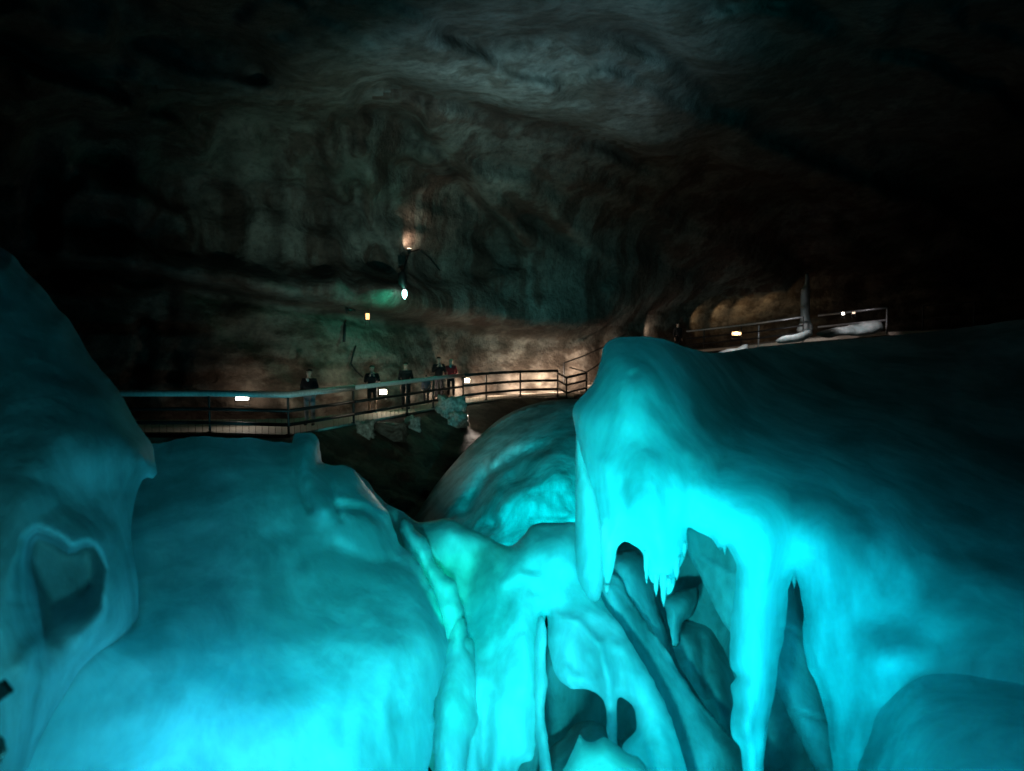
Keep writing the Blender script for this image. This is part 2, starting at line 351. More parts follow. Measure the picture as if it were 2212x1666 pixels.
# pale and brown rock patches; dark lines along the creases paint in their shade
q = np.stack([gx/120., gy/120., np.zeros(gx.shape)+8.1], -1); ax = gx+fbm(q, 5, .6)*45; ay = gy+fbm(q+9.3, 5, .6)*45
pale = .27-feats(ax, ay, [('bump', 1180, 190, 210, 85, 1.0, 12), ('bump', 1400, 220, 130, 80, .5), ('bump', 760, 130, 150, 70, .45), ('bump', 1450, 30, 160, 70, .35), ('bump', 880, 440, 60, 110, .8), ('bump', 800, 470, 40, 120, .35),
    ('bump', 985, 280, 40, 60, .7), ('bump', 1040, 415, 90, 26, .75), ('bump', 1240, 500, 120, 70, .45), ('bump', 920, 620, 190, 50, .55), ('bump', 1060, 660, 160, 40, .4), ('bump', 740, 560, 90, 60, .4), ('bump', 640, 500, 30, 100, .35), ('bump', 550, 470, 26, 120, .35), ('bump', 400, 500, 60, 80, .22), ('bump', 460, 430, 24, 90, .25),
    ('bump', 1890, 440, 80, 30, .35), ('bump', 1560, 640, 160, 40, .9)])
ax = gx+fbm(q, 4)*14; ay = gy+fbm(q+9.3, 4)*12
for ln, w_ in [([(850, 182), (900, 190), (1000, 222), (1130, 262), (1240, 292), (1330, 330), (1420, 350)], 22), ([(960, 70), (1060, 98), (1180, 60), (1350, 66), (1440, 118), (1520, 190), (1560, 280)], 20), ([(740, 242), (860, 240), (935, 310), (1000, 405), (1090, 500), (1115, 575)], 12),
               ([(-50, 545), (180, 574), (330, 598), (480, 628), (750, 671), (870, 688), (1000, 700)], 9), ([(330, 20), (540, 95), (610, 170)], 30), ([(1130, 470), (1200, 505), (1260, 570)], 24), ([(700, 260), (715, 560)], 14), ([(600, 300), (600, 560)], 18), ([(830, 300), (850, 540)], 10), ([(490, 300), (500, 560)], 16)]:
    pale = pale*(1-.85*np.exp(-(seg_dist(ax.ravel(), ay.ravel(), ln).reshape(gx.shape)/w_)**2))  # shade under ledges and in recesses painted dark, plus vertical streaks
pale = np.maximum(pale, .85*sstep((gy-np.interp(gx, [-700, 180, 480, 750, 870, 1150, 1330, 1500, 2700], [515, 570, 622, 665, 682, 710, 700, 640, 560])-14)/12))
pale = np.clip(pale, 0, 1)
at_ = wallo.data.attributes.new('tone_shade', 'FLOAT', 'POINT'); at_.data.foreach_set('value', pale.ravel().astype(np.float32))
edge = np.interp(gx, [-700, 180, 480, 750, 870, 1150, 1330, 1500, 2700], [515, 570, 622, 665, 682, 710, 700, 640, 560])
low = (gy > edge)[:-1, :-1].ravel()
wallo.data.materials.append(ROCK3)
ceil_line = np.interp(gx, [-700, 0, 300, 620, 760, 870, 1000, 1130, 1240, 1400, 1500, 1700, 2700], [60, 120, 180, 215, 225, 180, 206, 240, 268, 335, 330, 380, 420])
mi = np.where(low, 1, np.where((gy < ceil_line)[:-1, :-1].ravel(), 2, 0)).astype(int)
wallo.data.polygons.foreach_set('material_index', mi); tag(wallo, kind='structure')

# walkway line: (picture x, depth); its deck is level at z = 0
def floor_py(d): # picture y of the deck at this depth
    u = -CAMZ; return None
walk = [(-300, 20.0), (100, 20.2), (260, 20.4), (449, 20.4), (620, 19.9), (762, 22.5), (878, 25.2), (960, 27.8), (1050, 30.2), (1124, 31.8), (1205, 32.3), (1240, 32.0)]
def G(px, d, z):
    """the point at height z seen in picture column px at forward distance about d"""
    x = (px-CX)/FPX*d; return Vector((x, d, z))
slope_ctrl = [(-400, 950, 19.6), (260, 950, 19.8), (620, 945, 19.6), (690, 935, 20.2), (878, 905, 24.6), (1050, 872, 29.6), (1205, 865, 31.8), (1330, 850, 34), (1500, 800, 40), (1900, 740, 33), (2500, 720, 27),
              (-400, 1120, 17), (260, 1120, 17), (620, 1110, 16.5), (900, 1110, 17.5), (1205, 1050, 20), (1500, 1000, 20), (1900, 950, 19), (2500, 950, 18),
              (-400, 1400, 12), (620, 1400, 12), (1205, 1400, 12), (1900, 1400, 12), (2500, 1400, 11), (-400, 1900, 8), (1000, 1900, 8.), (2500, 1900, 8)]
ST = tps(slope_ctrl)
top = lambda x: np.interp(x, [-500, 260, 620, 690, 762, 878, 960, 1050, 1124, 1205, 1330, 1480, 1640, 1912, 2600], [948, 945, 946, 934, 920, 900, 884, 870, 860, 858, 845, 775, 752, 722, 700])
sx = np.arange(-450, 2620, 9.); tt = np.linspace(0, 1, 120)
gx, tg = np.meshgrid(sx, tt); gy = top(gx)*(1-tg)+1950*tg
D = ST(gx, gy); p = P(gx, gy, D); D = D+fbm(p*.6+70, 5, .55, True)*.9*sstep(tg*8)+fbm(p*2.2+70, 4, .55, True)*.25*sstep(tg*8)+fbm(p*[1.6, 1.6, .5]+30, 4)*.35*sstep(tg*10)
mesh_obj('rubble_slope', P(gx, gy, D).reshape(-1, 3), grid_faces(len(tt), len(sx)), EARTH)['kind'] = 'structure'
# far cave hull closing the chamber all round
bm = bmesh.new(); bmesh.ops.create_icosphere(bm, subdivisions=4, radius=1)
for v in bm.verts:
    n = float(noise3(np.array([v.co*2.2]))[0])
    v.co = Vector((v.co.x*75*(1+.15*n), 18+v.co.y*80*(1+.15*n), 4+v.co.z*34*(1+.2*n)))
me = bpy.data.meshes.new('cave_chamber'); bm.to_mesh(me); bm.free(); me.materials.append(EARTH)
o = bpy.data.objects.new('cave_chamber', me); COL.objects.link(o); o['kind'] = 'structure'

# ------------------------------------------------------------------ ice
def ice_thing(name, label, outline, ctrl, mat, **kw):
    o = inflate(name, outline, ctrl, mat, **kw); return tag(o, label, 'ice formation')
# far mound behind the saddle
ice_thing('ice_mound', 'far rounded ice mound with a grey brown rim and pitted cyan face, below the stairs',
    [(880, 1150), (905, 1105), (940, 1050), (985, 995), (1030, 948), (1080, 905), (1130, 880), (1185, 866), (1260, 862), (1400, 866), (1500, 900), (1560, 1100), (1500, 1350), (1100, 1350), (900, 1300)],
    [(900, 1120, 17.5), (1180, 870, 20), (1050, 960, 18.8), (1130, 1000, 16.8), (1240, 950, 17), (1150, 1150, 14.8), (1240, 1150, 14.8), (1400, 900, 19), (1500, 1200, 15), (1200, 1350, 13)],
    ICE3, rad=1.6, thick=1.3, back=2.5, flute=.22, lump=.10, step=7, seed=1, gain=1.,
    fl=[('bump', 1068, 1132, 14, 12, -.35), ('line', [(1005, 1100), (1050, 1030), (1110, 985), (1180, 965)], 14, -.35), ('bump', 1045, 1020, 12, 25, -.3), ('bump', 1115, 1010, 16, 30, -.35),
        ('bump', 1130, 1080, 60, 40, .5), ('bump', 1190, 1010, 30, 50, .4), ('bump', 1090, 1060, 12, 18, -.2), ('line', [(1150, 1130), (1245, 1125)], 8, -.3)])
# centre saddle and curtains
cen = empty('ice_saddle', 'bright turquoise ice saddle with draped curtains in the centre between the two big masses', 'ice formation', V(1100, 1500, 7))
cctrl = [(800, 1050, 7.9), (970, 1120, 7.45), (1100, 1180, 7.2), (1240, 1130, 7.15), (960, 1300, 7.2), (1100, 1300, 6.9), (1250, 1300, 6.7), (960, 1500, 6.6), (1100, 1500, 6.3), (1300, 1450, 6.1), (950, 1666, 6.2), (1150, 1666, 6.0), (1420, 1600, 5.8), (1460, 1720, 5.5)]
inflate('ice_curtain', [(740, 1010), (790, 1035), (815, 1068), (835, 1088), (870, 1106), (905, 1127), (935, 1125), (970, 1119), (1000, 1134), (1050, 1160), (1100, 1179), (1128, 1160), (1150, 1134), (1200, 1129), (1245, 1130), (1262, 1160), (1275, 1240), (1300, 1296), (1340, 1352), (1400, 1450), (1440, 1530), (1465, 1600), (1490, 1720), (1420, 1720), (1372, 1655), (1345, 1616), (1374, 1575), (1370, 1532), (1338, 1508), (1332, 1560), (1333, 1650), (1318, 1650), (1312, 1590), (1304, 1515), (1270, 1490), (1232, 1486), (1200, 1455), (1186, 1400), (1180, 1330), (1174, 1400), (1172, 1500), (1160, 1580), (1150, 1640), (1128, 1650), (1110, 1690), (1090, 1760), (960, 1780), (938, 1680), (900, 1600), (860, 1400), (800, 1200), (740, 1100)],
    cctrl, ICE, cen, rad=.3, thick=.3, back=.9, flute=.05, lump=.06, step=7, rag=4, seed=2,
    fl=[('line', [(1170, 1340), (1168, 1440), (1160, 1500)], 9, -.5), ('line', [(1040, 1180), (1000, 1290), (1010, 1420)], 26, -.25), ('line', [(985, 1240), (1000, 1330), (1035, 1440), (1040, 1500)], 16, .22),
        ('bump', 1060, 1270, 40, 90, .18), ('line', [(1120, 1230), (1130, 1360), (1135, 1480)], 22, .22), ('line', [(1050, 1500), (1045, 1666)], 14, -.3), ('bump', 1090, 1550, 26, 90, .15),
        ('line', [(900, 1130), (940, 1200), (985, 1280)], 10, .14), ('line', [(1090, 1260), (1120, 1240), (1160, 1250)], 10, .1), ('line', [(1150, 1275), (1170, 1285)], 6, -.12), ('line', [(1130, 1380), (1140, 1460)], 6, .08),
        ('bump', 970, 1210, 40, 30, -.15), ('bump', 1200, 1210, 60, 40, .12), ('line', [(1180, 1340), (1230, 1420)], 8, .08), ('line', [(1200, 1330), (1250, 1345), (1295, 1395), (1314, 1480), (1320, 1560)], 10, .22), ('line', [(1205, 1400), (1270, 1465)], 24, -.3), ('line', [(1365, 1530), (1395, 1600), (1420, 1690)], 16, .2), ('line', [(1340, 1420), (1345, 1500)], 16, -.25)])
inflate('icicle', [(1162, 1335), (1172, 1330), (1180, 1370), (1178, 1430), (1183, 1480), (1175, 1530), (1180, 1580), (1192, 1666), (1190, 1760), (1170, 1760), (1165, 1650), (1150, 1560), (1142, 1500), (1150, 1420), (1156, 1370)],
    [(1170, 1340, 6.3), (1170, 1500, 6.1), (1180, 1700, 5.8)], ICE, cen, rad=.12, thick=.12, back=.14, flute=.02, lump=.02, step=5, rag=4, smooth=6, seed=4)
inflate('ice_curtain', [(955, 1420), (985, 1330), (1005, 1330), (1012, 1380), (1028, 1420), (1040, 1470), (1037, 1520), (1042, 1560), (1020, 1620), (1010, 1700), (1000, 1790), (940, 1790), (936, 1650), (940, 1500)],
    [(970, 1400, 6.3), (1030, 1460, 6.3), (970, 1600, 5.9), (970, 1780, 5.7)], ICE, cen, rad=.2, thick=.25, back=.3, flute=.05, lump=.03, step=6, rag=6, seed=5)

# left centre slope
bctrl = [(300, 960, 6.6), (450, 945, 6.7), (600, 955, 6.8), (700, 1000, 6.7), (830, 1120, 6.6), (400, 1200, 5.7), (600, 1200, 5.9), (800, 1250, 6.1), (300, 1400, 4.9), (500, 1400, 5.1), (750, 1400, 5.4), (940, 1400, 5.7), (300, 1666, 4.5), (500, 1666, 4.6), (750, 1666, 4.9), (920, 1666, 5.2), (500, 1900, 4.3), (0, 1400, 4.6), (0, 1700, 4.2)]
left = empty('ice_slope', 'broad smooth blue ice slope glowing bright at its foot, filling the lower left centre', 'ice formation', V(500, 1700, 4.3))
inflate('ice_body', [(-250, 1000), (200, 975), (340, 958), (390, 948), (450, 944), (540, 947), (600, 955), (632, 958), (636, 940), (655, 934), (680, 938), (692, 972), (694, 998), (716, 1004), (738, 1004), (760, 1012), (776, 1030), (792, 1052), (806, 1066), (822, 1084), (845, 1120), (862, 1175), (885, 1195), (905, 1215), (925, 1260), (948, 1305), (957, 1340), (966, 1390), (962, 1440), (948, 1480), (938, 1530), (938, 1590), (930, 1640), (922, 1700), (900, 1900), (-250, 1900)],
    bctrl, ICE, left, rad=.6, thick=.5, back=1.3, flute=.02, lump=.05, step=7, rag=5, seed=6,
    fl=[('bump', 780, 1130, 110, 70, .35, 30), ('bump', 560, 1240, 200, 80, -.12, 30), ('bump', 380, 1090, 60, 160, -.15), ('bump', 250, 1500, 160, 160, .2), ('bump', 640, 1560, 160, 120, .25), ('bump', 840, 1480, 70, 120, .15),
        ('line', [(850, 1400), (830, 1520), (850, 1650)], 16, .08), ('line', [(760, 1420), (740, 1600)], 18, -.08), ('line', [(662, 960), (675, 1040), (700, 1100)], 26, .35), ('line', [(640, 975), (650, 1050), (668, 1100)], 7, -.2), ('line', [(704, 1010), (716, 1070), (735, 1120)], 7, -.2), ('line', [(735, 1095), (790, 1100), (830, 1130), (862, 1190)], 9, -.3), ('bump', 480, 1010, 90, 30, .2), ('line', [(870, 1210), (800, 1215), (720, 1180)], 16, -.12)])
rr_ = random.Random(5)
ice_thing('ice_crest', 'rough knobbly mint green ice crest running down between the left slope and the saddle',
    [(862, 1150), (872, 1118), (905, 1150), (930, 1185), (950, 1230), (985, 1262), (1000, 1310), (1002, 1355), (1025, 1400), (1035, 1450), (1040, 1500), (1010, 1560), (980, 1520), (950, 1440), (935, 1340), (915, 1260), (885, 1200)],
    [(870, 1140, 7.1), (950, 1240, 6.75), (1000, 1340, 6.5), (1030, 1500, 6.3), (900, 1250, 6.8)], ICE, rad=.2, thick=.2, back=.35, flute=.03, lump=.03, step=4, rag=9, seed=41, gain=1, smooth=8,
    fl=[('bump', 880+t_*150+rr_.uniform(-25, 25), 1150+t_*340+rr_.uniform(-18, 18), rr_.uniform(6, 12), rr_.uniform(8, 18), rr_.uniform(-.03, .04)) for t_ in [k_/44 for k_ in range(45)]])
# near left mass with the hollow
heart = [(58, 1160), (85, 1144), (118, 1160), (150, 1182), (185, 1174), (210, 1190), (221, 1230), (216, 1285), (196, 1330), (160, 1362), (125, 1400), (95, 1425), (72, 1400), (52, 1370), (38, 1300), (42, 1220)]
heart = catmull(heart, 9); heart = heart+np.stack([fbm(np.c_[heart/38., np.full(len(heart), 2.2)], 3), fbm(np.c_[heart/38., np.full(len(heart), 7.7)], 3)], -1)*6
ice_thing('ice_wall', 'tall near ice wall at the left edge with a heart shaped hollow in its face',
    [(-300, 500), (-60, 515), (20, 545), (60, 590), (95, 625), (125, 668), (150, 692), (185, 752), (215, 795), (250, 836), (272, 872), (300, 920), (328, 962), (336, 1000), (339, 1022), (330, 1034), (318, 1032), (308, 1036), (298, 1060), (288, 1100), (284, 1150), (290, 1200), (300, 1280), (290, 1380), (230, 1450), (120, 1560), (40, 1700), (-40, 1900), (-300, 1900)],
    [(0, 540, 5.4), (-300, 540, 5.0), (200, 780, 5.2), (330, 1000, 5.0), (0, 900, 4.7), (150, 1000, 4.6), (0, 1200, 4.2), (150, 1250, 4.3), (250, 1250, 4.5), (0, 1500, 3.8), (200, 1450, 4.4), (-200, 1400, 3.6), (0, 1800, 3.5)],
    ICE2, rad=.7, thick=.5, back=2.2, flute=.02, lump=.04, step=8, rag=3, seed=10, gain=.8,
    fl=[('poly', heart, .75, lambda x, y: np.interp(y+(x-130)*-.5, [1120, 1240, 1400], [15, 20, 100]), .25), ('poly', [(90, 1040), (150, 990), (230, 1000), (260, 1060), (240, 1120), (160, 1130), (100, 1110)], .16, 60),
        ('poly', [(285, 1060), (305, 1010), (322, 1060), (315, 1130), (295, 1150)], .3, 18), ('line', [(50, 1440), (72, 1400)], 26, .1)])

# right mass
rt = empty('icicle_overhang', 'huge turquoise ice overhang on the right with icicles below and a dark top', 'ice formation', V(1700, 1100, 6.5))
rctrl = [(1340, 730, 7.0), (1440, 740, 7.4), (1550, 765, 9), (1640, 750, 11), (1700, 745, 12), (1900, 728, 13.5), (2212, 692, 13), (2450, 670, 12), (1260, 880, 6.6), (1400, 900, 6.3), (1550, 920, 7.3), (1700, 900, 8.6), (1900, 900, 9.4), (2212, 950, 9.4), (2450, 1000, 8.5),
         (1300, 1100, 5.9), (1450, 1080, 5.8), (1600, 1080, 5.9), (1750, 1080, 6.2), (1950, 1080, 6.8), (2212, 1150, 6.8), (1300, 1270, 5.8), (1450, 1250, 5.7), (1650, 1300, 5.6), (1900, 1300, 5.8), (2100, 1300, 5.6), (2450, 1300, 5.5), (1900, 1666, 5.3), (2212, 1666, 5.0), (2100, 1900, 5.0), (1640, 1450, 5.45), (1625, 1666, 5.3), (1620, 1880, 5.2), (1810, 1500, 5.6), (1815, 1700, 5.5)]
inflate('ice_body', [(1302, 755), (1312, 738), (1340, 728), (1395, 727), (1440, 735), (1480, 750), (1540, 762), (1620, 752), (1700, 744), (1800, 735), (1900, 727), (2050, 712), (2212, 690), (2450, 668), (2500, 900), (2500, 1950), (1880, 1950), (1862, 1800), (1845, 1870), (1820, 1900), (1802, 1860), (1800, 1700), (1794, 1620), (1784, 1550), (1768, 1490), (1746, 1440), (1734, 1380), (1736, 1320), (1728, 1275), (1716, 1240), (1706, 1262), (1700, 1320), (1692, 1380), (1680, 1440), (1674, 1500), (1660, 1560), (1653, 1620), (1647, 1700), (1640, 1800), (1625, 1880), (1612, 1800), (1606, 1700), (1602, 1640), (1596, 1612), (1580, 1590), (1578, 1550), (1584, 1520), (1579, 1480), (1591, 1462), (1578, 1440), (1577, 1380), (1582, 1320), (1588, 1260), (1589, 1220), (1570, 1180), (1555, 1190), (1540, 1165), (1510, 1150), (1486, 1140), (1482, 1180), (1474, 1215), (1460, 1240), (1455, 1270), (1442, 1286), (1428, 1250), (1412, 1262), (1398, 1240), (1388, 1195), (1368, 1178), (1350, 1170), (1336, 1182), (1326, 1222), (1311, 1284), (1302, 1240), (1298, 1190), (1297, 1130), (1285, 1070), (1268, 1020), (1250, 960), (1240, 912), (1237, 886), (1250, 862), (1270, 842), (1285, 820), (1295, 790)],
    rctrl, ICE, rt, rad=.55, thick=.5, back=1.6, flute=.03, lump=.04, step=8, rag=3, seed=11, smooth=8,
    fl=[('bump', 1380, 830, 60, 50, .2), ('bump', 1372, 812, 14, 8, -.15), ('line', [(1300, 1000), (1318, 1130), (1315, 1250)], 16, .14), ('line', [(1345, 1040), (1350, 1160)], 12, -.1), ('line', [(1410, 1000), (1420, 1200)], 26, .16), ('line', [(1490, 1000), (1490, 1130)], 14, -.2),
        ('bump', 1548, 1020, 16, 22, -.35), ('line', [(1525, 985), (1560, 975), (1600, 985), (1640, 1010)], 12, .12), ('line', [(1490, 1145), (1545, 1148)], 5, -.1), ('line', [(1640, 1020), (1650, 1240)], 34, .22), ('line', [(1708, 1040), (1708, 1250)], 14, -.12), ('line', [(1775, 1000), (1790, 1300)], 36, .25),
        ('bump', 1890, 1160, 50, 80, -.1), ('bump', 1925, 1090, 26, 60, .2), ('bump', 2080, 1130, 120, 90, .15), ('bump', 1925, 1420, 70, 55, .5), ('bump', 1980, 1240, 110, 60, -.08), ('line', [(1870, 960), (1880, 1100)], 14, .1), ('line', [(1690, 930), (1695, 1000)], 10, -.06)])
for (x, y0, y1, w, d) in [(1434, 1235, 1312, 9, 5.6), (1418, 1235, 1290, 7, 5.65), (1478, 1170, 1212, 7, 5.6), (1397, 1190, 1262, 7, 5.6), (1445, 1250, 1278, 6, 5.5), (1600, 1180, 1232, 8, 5.6), (1716, 1235, 1275, 7, 5.8), (1566, 1150, 1200, 8, 5.65), (1462, 1200, 1255, 8, 5.55)]:
    inflate('icicle', [(x-w, y0), (x+w, y0), (x+w*.7, (y0+y1)/2), (x+w*.25, y1-8), (x, y1), (x-w*.4, y1-10), (x-w*.8, (y0+y1)/2)], [(x, y0, d), (x, y1, d-.02), (x+w, y0, d)], ICE, rt, rad=.05, thick=.05, back=.05, flute=.008, lump=.004, step=3, rag=3, smooth=4, seed=x)
# thin curtain behind the left edge of the overhang
inflate('ice_curtain', [(1246, 925), (1256, 945), (1270, 1010), (1290, 1070), (1302, 1130), (1304, 1200), (1298, 1290), (1285, 1300), (1262, 1290), (1246, 1240), (1243, 1130), (1243, 1000)],
    [(1250, 940, 6.9), (1280, 1290, 6.5), (1300, 1100, 6.6)], ICE, rt, rad=.2, thick=.15, back=.3, flute=.04, lump=.02, step=5, rag=3, seed=15)
# lower right boss
ice_thing('ice_boss', 'smooth domed blue ice boss in the bottom right corner',
    [(1850, 1700), (1862, 1600), (1875, 1520), (1900, 1470), (1940, 1436), (2000, 1418), (2080, 1412), (2180, 1420), (2300, 1440), (2450, 1500), (2450, 1950), (1850, 1950)],
    [(1870, 1600, 5.1), (2000, 1430, 5.18), (2300, 1450, 4.9), (2100, 1650, 4.3), (2300, 1700, 3.8), (2000, 1900, 3.9)], ICE, rad=1.3, thick=.6, back=1.2, flute=.02, lump=.08, step=8, rag=4, seed=16)
# diagonal slab behind the icicles
ice_thing('ice_slab', 'flat green tinted ice slab leaning diagonally behind the big icicles',
    [(1440, 1080), (1620, 1100), (1720, 1240), (1760, 1400), (1800, 1500), (1860, 1700), (1900, 1850), (1850, 1850), (1762, 1666), (1720, 1585), (1680, 1500), (1640, 1440), (1582, 1372), (1548, 1320), (1520, 1260), (1490, 1205), (1460, 1150)],
    [(1480, 1150, 7.2), (1600, 1150, 7.2), (1700, 1400, 6.8), (1580, 1350, 6.8), (1800, 1700, 6.3)], ICE2, rad=.15, thick=.15, back=.35, flute=.02, lump=.05, step=7, rag=3, seed=18,
    fl=[('line', [(1680, 1355), (1715, 1362), (1735, 1380)], 4, -.12), ('line', [(1705, 1535), (1760, 1550), (1795, 1560)], 4, -.12), ('line', [(1500, 1200), (1600, 1250), (1700, 1260)], 7, .05)])
# deep lobes in the cavity
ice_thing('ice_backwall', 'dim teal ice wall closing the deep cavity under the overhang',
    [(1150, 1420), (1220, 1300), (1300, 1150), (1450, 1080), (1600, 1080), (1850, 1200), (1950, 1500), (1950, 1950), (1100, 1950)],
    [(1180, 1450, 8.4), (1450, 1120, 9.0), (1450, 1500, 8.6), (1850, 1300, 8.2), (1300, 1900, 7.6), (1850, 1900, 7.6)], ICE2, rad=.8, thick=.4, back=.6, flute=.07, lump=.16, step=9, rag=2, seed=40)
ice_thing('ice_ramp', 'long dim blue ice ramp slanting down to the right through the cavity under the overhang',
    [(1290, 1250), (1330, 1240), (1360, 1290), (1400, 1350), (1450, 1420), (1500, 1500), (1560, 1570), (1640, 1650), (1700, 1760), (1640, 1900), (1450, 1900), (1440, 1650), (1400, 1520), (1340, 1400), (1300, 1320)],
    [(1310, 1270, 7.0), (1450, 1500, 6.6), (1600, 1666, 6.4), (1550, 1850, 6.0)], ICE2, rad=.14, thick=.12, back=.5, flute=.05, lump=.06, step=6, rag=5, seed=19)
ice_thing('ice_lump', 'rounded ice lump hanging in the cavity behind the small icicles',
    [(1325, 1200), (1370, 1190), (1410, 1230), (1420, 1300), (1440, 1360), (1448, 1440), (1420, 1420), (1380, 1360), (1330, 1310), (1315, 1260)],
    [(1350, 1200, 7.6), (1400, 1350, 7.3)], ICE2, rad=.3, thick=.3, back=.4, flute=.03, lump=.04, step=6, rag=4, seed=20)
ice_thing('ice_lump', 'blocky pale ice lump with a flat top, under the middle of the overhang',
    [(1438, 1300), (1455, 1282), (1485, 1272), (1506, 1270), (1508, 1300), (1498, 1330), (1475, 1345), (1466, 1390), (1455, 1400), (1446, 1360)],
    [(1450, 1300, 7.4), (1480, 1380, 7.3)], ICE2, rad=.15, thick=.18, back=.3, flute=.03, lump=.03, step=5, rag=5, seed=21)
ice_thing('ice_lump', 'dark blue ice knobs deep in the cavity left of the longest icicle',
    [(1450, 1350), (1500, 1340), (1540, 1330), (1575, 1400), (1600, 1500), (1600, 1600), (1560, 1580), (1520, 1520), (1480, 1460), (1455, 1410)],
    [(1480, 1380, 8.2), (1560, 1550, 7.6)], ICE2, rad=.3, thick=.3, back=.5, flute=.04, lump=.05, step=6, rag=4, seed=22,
    fl=[('bump', 1555, 1480, 16, 60, .2), ('line', [(1515, 1380), (1525, 1500)], 10, -.2), ('bump', 1490, 1410, 18, 40, .15)])
ice_thing('ice_lump', 'low rounded blue ice hump in the hollow below the saddle',
    [(1150, 1900), (1160, 1670), (1185, 1620), (1220, 1590), (1250, 1560), (1290, 1560), (1330, 1590), (1370, 1680), (1380, 1900)],
    [(1180, 1650, 6.9), (1300, 1600, 6.9), (1250, 1800, 6.4)], ICE2, rad=.3, thick=.3, back=.5, flute=.03, lump=.08, step=7, rag=2, seed=23)
ice_thing('ice_block', 'small jagged mint green ice block poking up at the bottom centre',
    [(1190, 1900), (1212, 1680), (1228, 1640), (1245, 1604), (1252, 1586), (1262, 1598), (1280, 1604), (1306, 1592), (1330, 1606), (1352, 1624), (1380, 1636), (1400, 1668), (1430, 1900)],
    [(1230, 1640, 4.9), (1350, 1640, 4.9), (1300, 1850, 4.6)], ICE, rad=.2, thick=.25, back=.4, flute=.03, lump=.05, step=5, rag=4, seed=24)
lamp('ice_light', V(1300, 1850, 4.1), V(1300, 1650, 4.7), 1.6, GREEN, .05, 100, 1)

# ------------------------------------------------------------------ simple builders
class MB:
    def __init__(s): s.v = []; s.f = []
    def add(s, v, f): n = len(s.v); s.v += [tuple(a) for a in v]; s.f += [tuple(i+n for i in q) for q in f]
    def box(s, c, size, M=None):
        hx, hy, hz = size[0]/2, size[1]/2, size[2]/2; b = min(hx, hy, hz)*.25; vs = []
        bmx = bmesh.new(); bmesh.ops.create_cube(bmx, size=1)
        for v in bmx.verts: v.co = Vector((v.co.x*size[0], v.co.y*size[1], v.co.z*size[2]))
        bmesh.ops.bevel(bmx, geom=bmx.edges[:], offset=b, segments=1, affect='EDGES'); bmx.verts.index_update()
        T = (M or Matrix()); s.add([Vector(c)+T.to_3x3()@v.co for v in bmx.verts], [[v.index for v in f.verts] for f in bmx.faces]); bmx.free()
    def tube(s, pts, r, n=8, cap=True):
        pts = [Vector(p) for p in pts]; rr = r if hasattr(r, '__len__') else [r]*len(pts); rings = []; vs = []; fs = []
        for i, p in enumerate(pts):
            t = (pts[min(i+1, len(pts)-1)]-pts[max(i-1, 0)]).normalized(); a = t.orthogonal().normalized() if abs(t.z) > .9 else t.cross(Vector((0, 0, 1))).normalized(); b = t.cross(a)
            for k in range(n): vs.append(p+(a*math.cos(2*math.pi*k/n)+b*math.sin(2*math.pi*k/n))*rr[i])
        for i in range(len(pts)-1):
            for k in range(n): fs.append((i*n+k, i*n+(k+1) % n, (i+1)*n+(k+1) % n, (i+1)*n+k))
        if cap: fs += [tuple(range(n-1, -1, -1)), tuple((len(pts)-1)*n+k for k in range(n))]
        s.add(vs, fs)
    def build(s, name, mat, root=None, smooth=False):
        o = mesh_obj(name, s.v, s.f, mat, None, smooth)
        if root: child(o, root)
        return o

# walkway deck (a path): planks and side beam
wp = [G(x, d, 0) for x, d in walk]; back = {-300: 23, 100: 23, 260: 23.2, 449: 23.4, 620: 23.6, 762: 25.2, 878: 27.6, 960: 29.8, 1050: 32, 1124: 33.4, 1205: 34.4, 1240: 35.2}
bp = [G(x, back[x], 0) for x, d in walk]
mb = MB()
for i in range(len(wp)-1):
    a, b, c, d = wp[i], wp[i+1], bp[i+1], bp[i]; n = 12
    for k in range(n):
        t0, t1 = k/n+.002, (k+1)/n-.004
        q = [a.lerp(b, t0), a.lerp(b, t1), d.lerp(c, t1), d.lerp(c, t0)]; dn = Vector((0, 0, -.06))
        mb.add(q+[p+dn for p in q], [(0, 1, 2, 3), (4, 7, 6, 5), (0, 4, 5, 1), (1, 5, 6, 2), (2, 6, 7, 3), (3, 7, 4, 0)])
tag(mb.build('walkway', WOOD), kind='structure')
mb = MB()
for i in range(len(wp)-1):
    a, b = wp[i]+Vector((0, .05, -.18)), wp[i+1]+Vector((0, .05, -.18)); d = (b-a); M = d.to_track_quat('X', 'Z').to_matrix().to_4x4()
    mb.box((a+b)/2, (d.length-.004, .1, .22), M)
tag(mb.build('walkway_beam', BLACK), kind='structure')

def railing(label, path, posts, H=1.1, rails=(1, .66, .33), tr=.05, mr=.022, mat=DARKRAIL, topmat=None, flat=0):
    """path: list of Vectors at deck level; posts: indices or Vectors"""
    r = empty('railing', label, 'railing', path[0])
    for k, h in enumerate(rails):
        m = MB()
        if k == 0 and flat:
            for i in range(len(path)-1):
                a, b = path[i]+Vector((0, 0, H)), path[i+1]+Vector((0, 0, H)); d = b-a
                m.box((a+b)/2, (d.length-.03, .06, flat), d.to_track_quat('X', 'Z').to_matrix().to_4x4())
        else: m.tube([p+Vector((0, 0, H*h)) for p in path], tr if k == 0 else mr)
        m.build('top_rail' if k == 0 else 'middle_rail', topmat if (k == 0 and topmat) else mat, r, smooth=not (k == 0 and flat))
    for p, below in posts:
        m = MB(); m.tube([p+Vector((0, 0, -below)), p+Vector((0, 0, H+.02))], .035); m.box(p+Vector((0, -.0, .02)), (.14, .14, .02)); m.build('post', mat, r)
    return r
seg1 = [G(x, d-.05, 0) for x, d in [(150, 20.3), (260, 20.4), (449, 20.4), (620, 19.9), (762, 22.5)]]
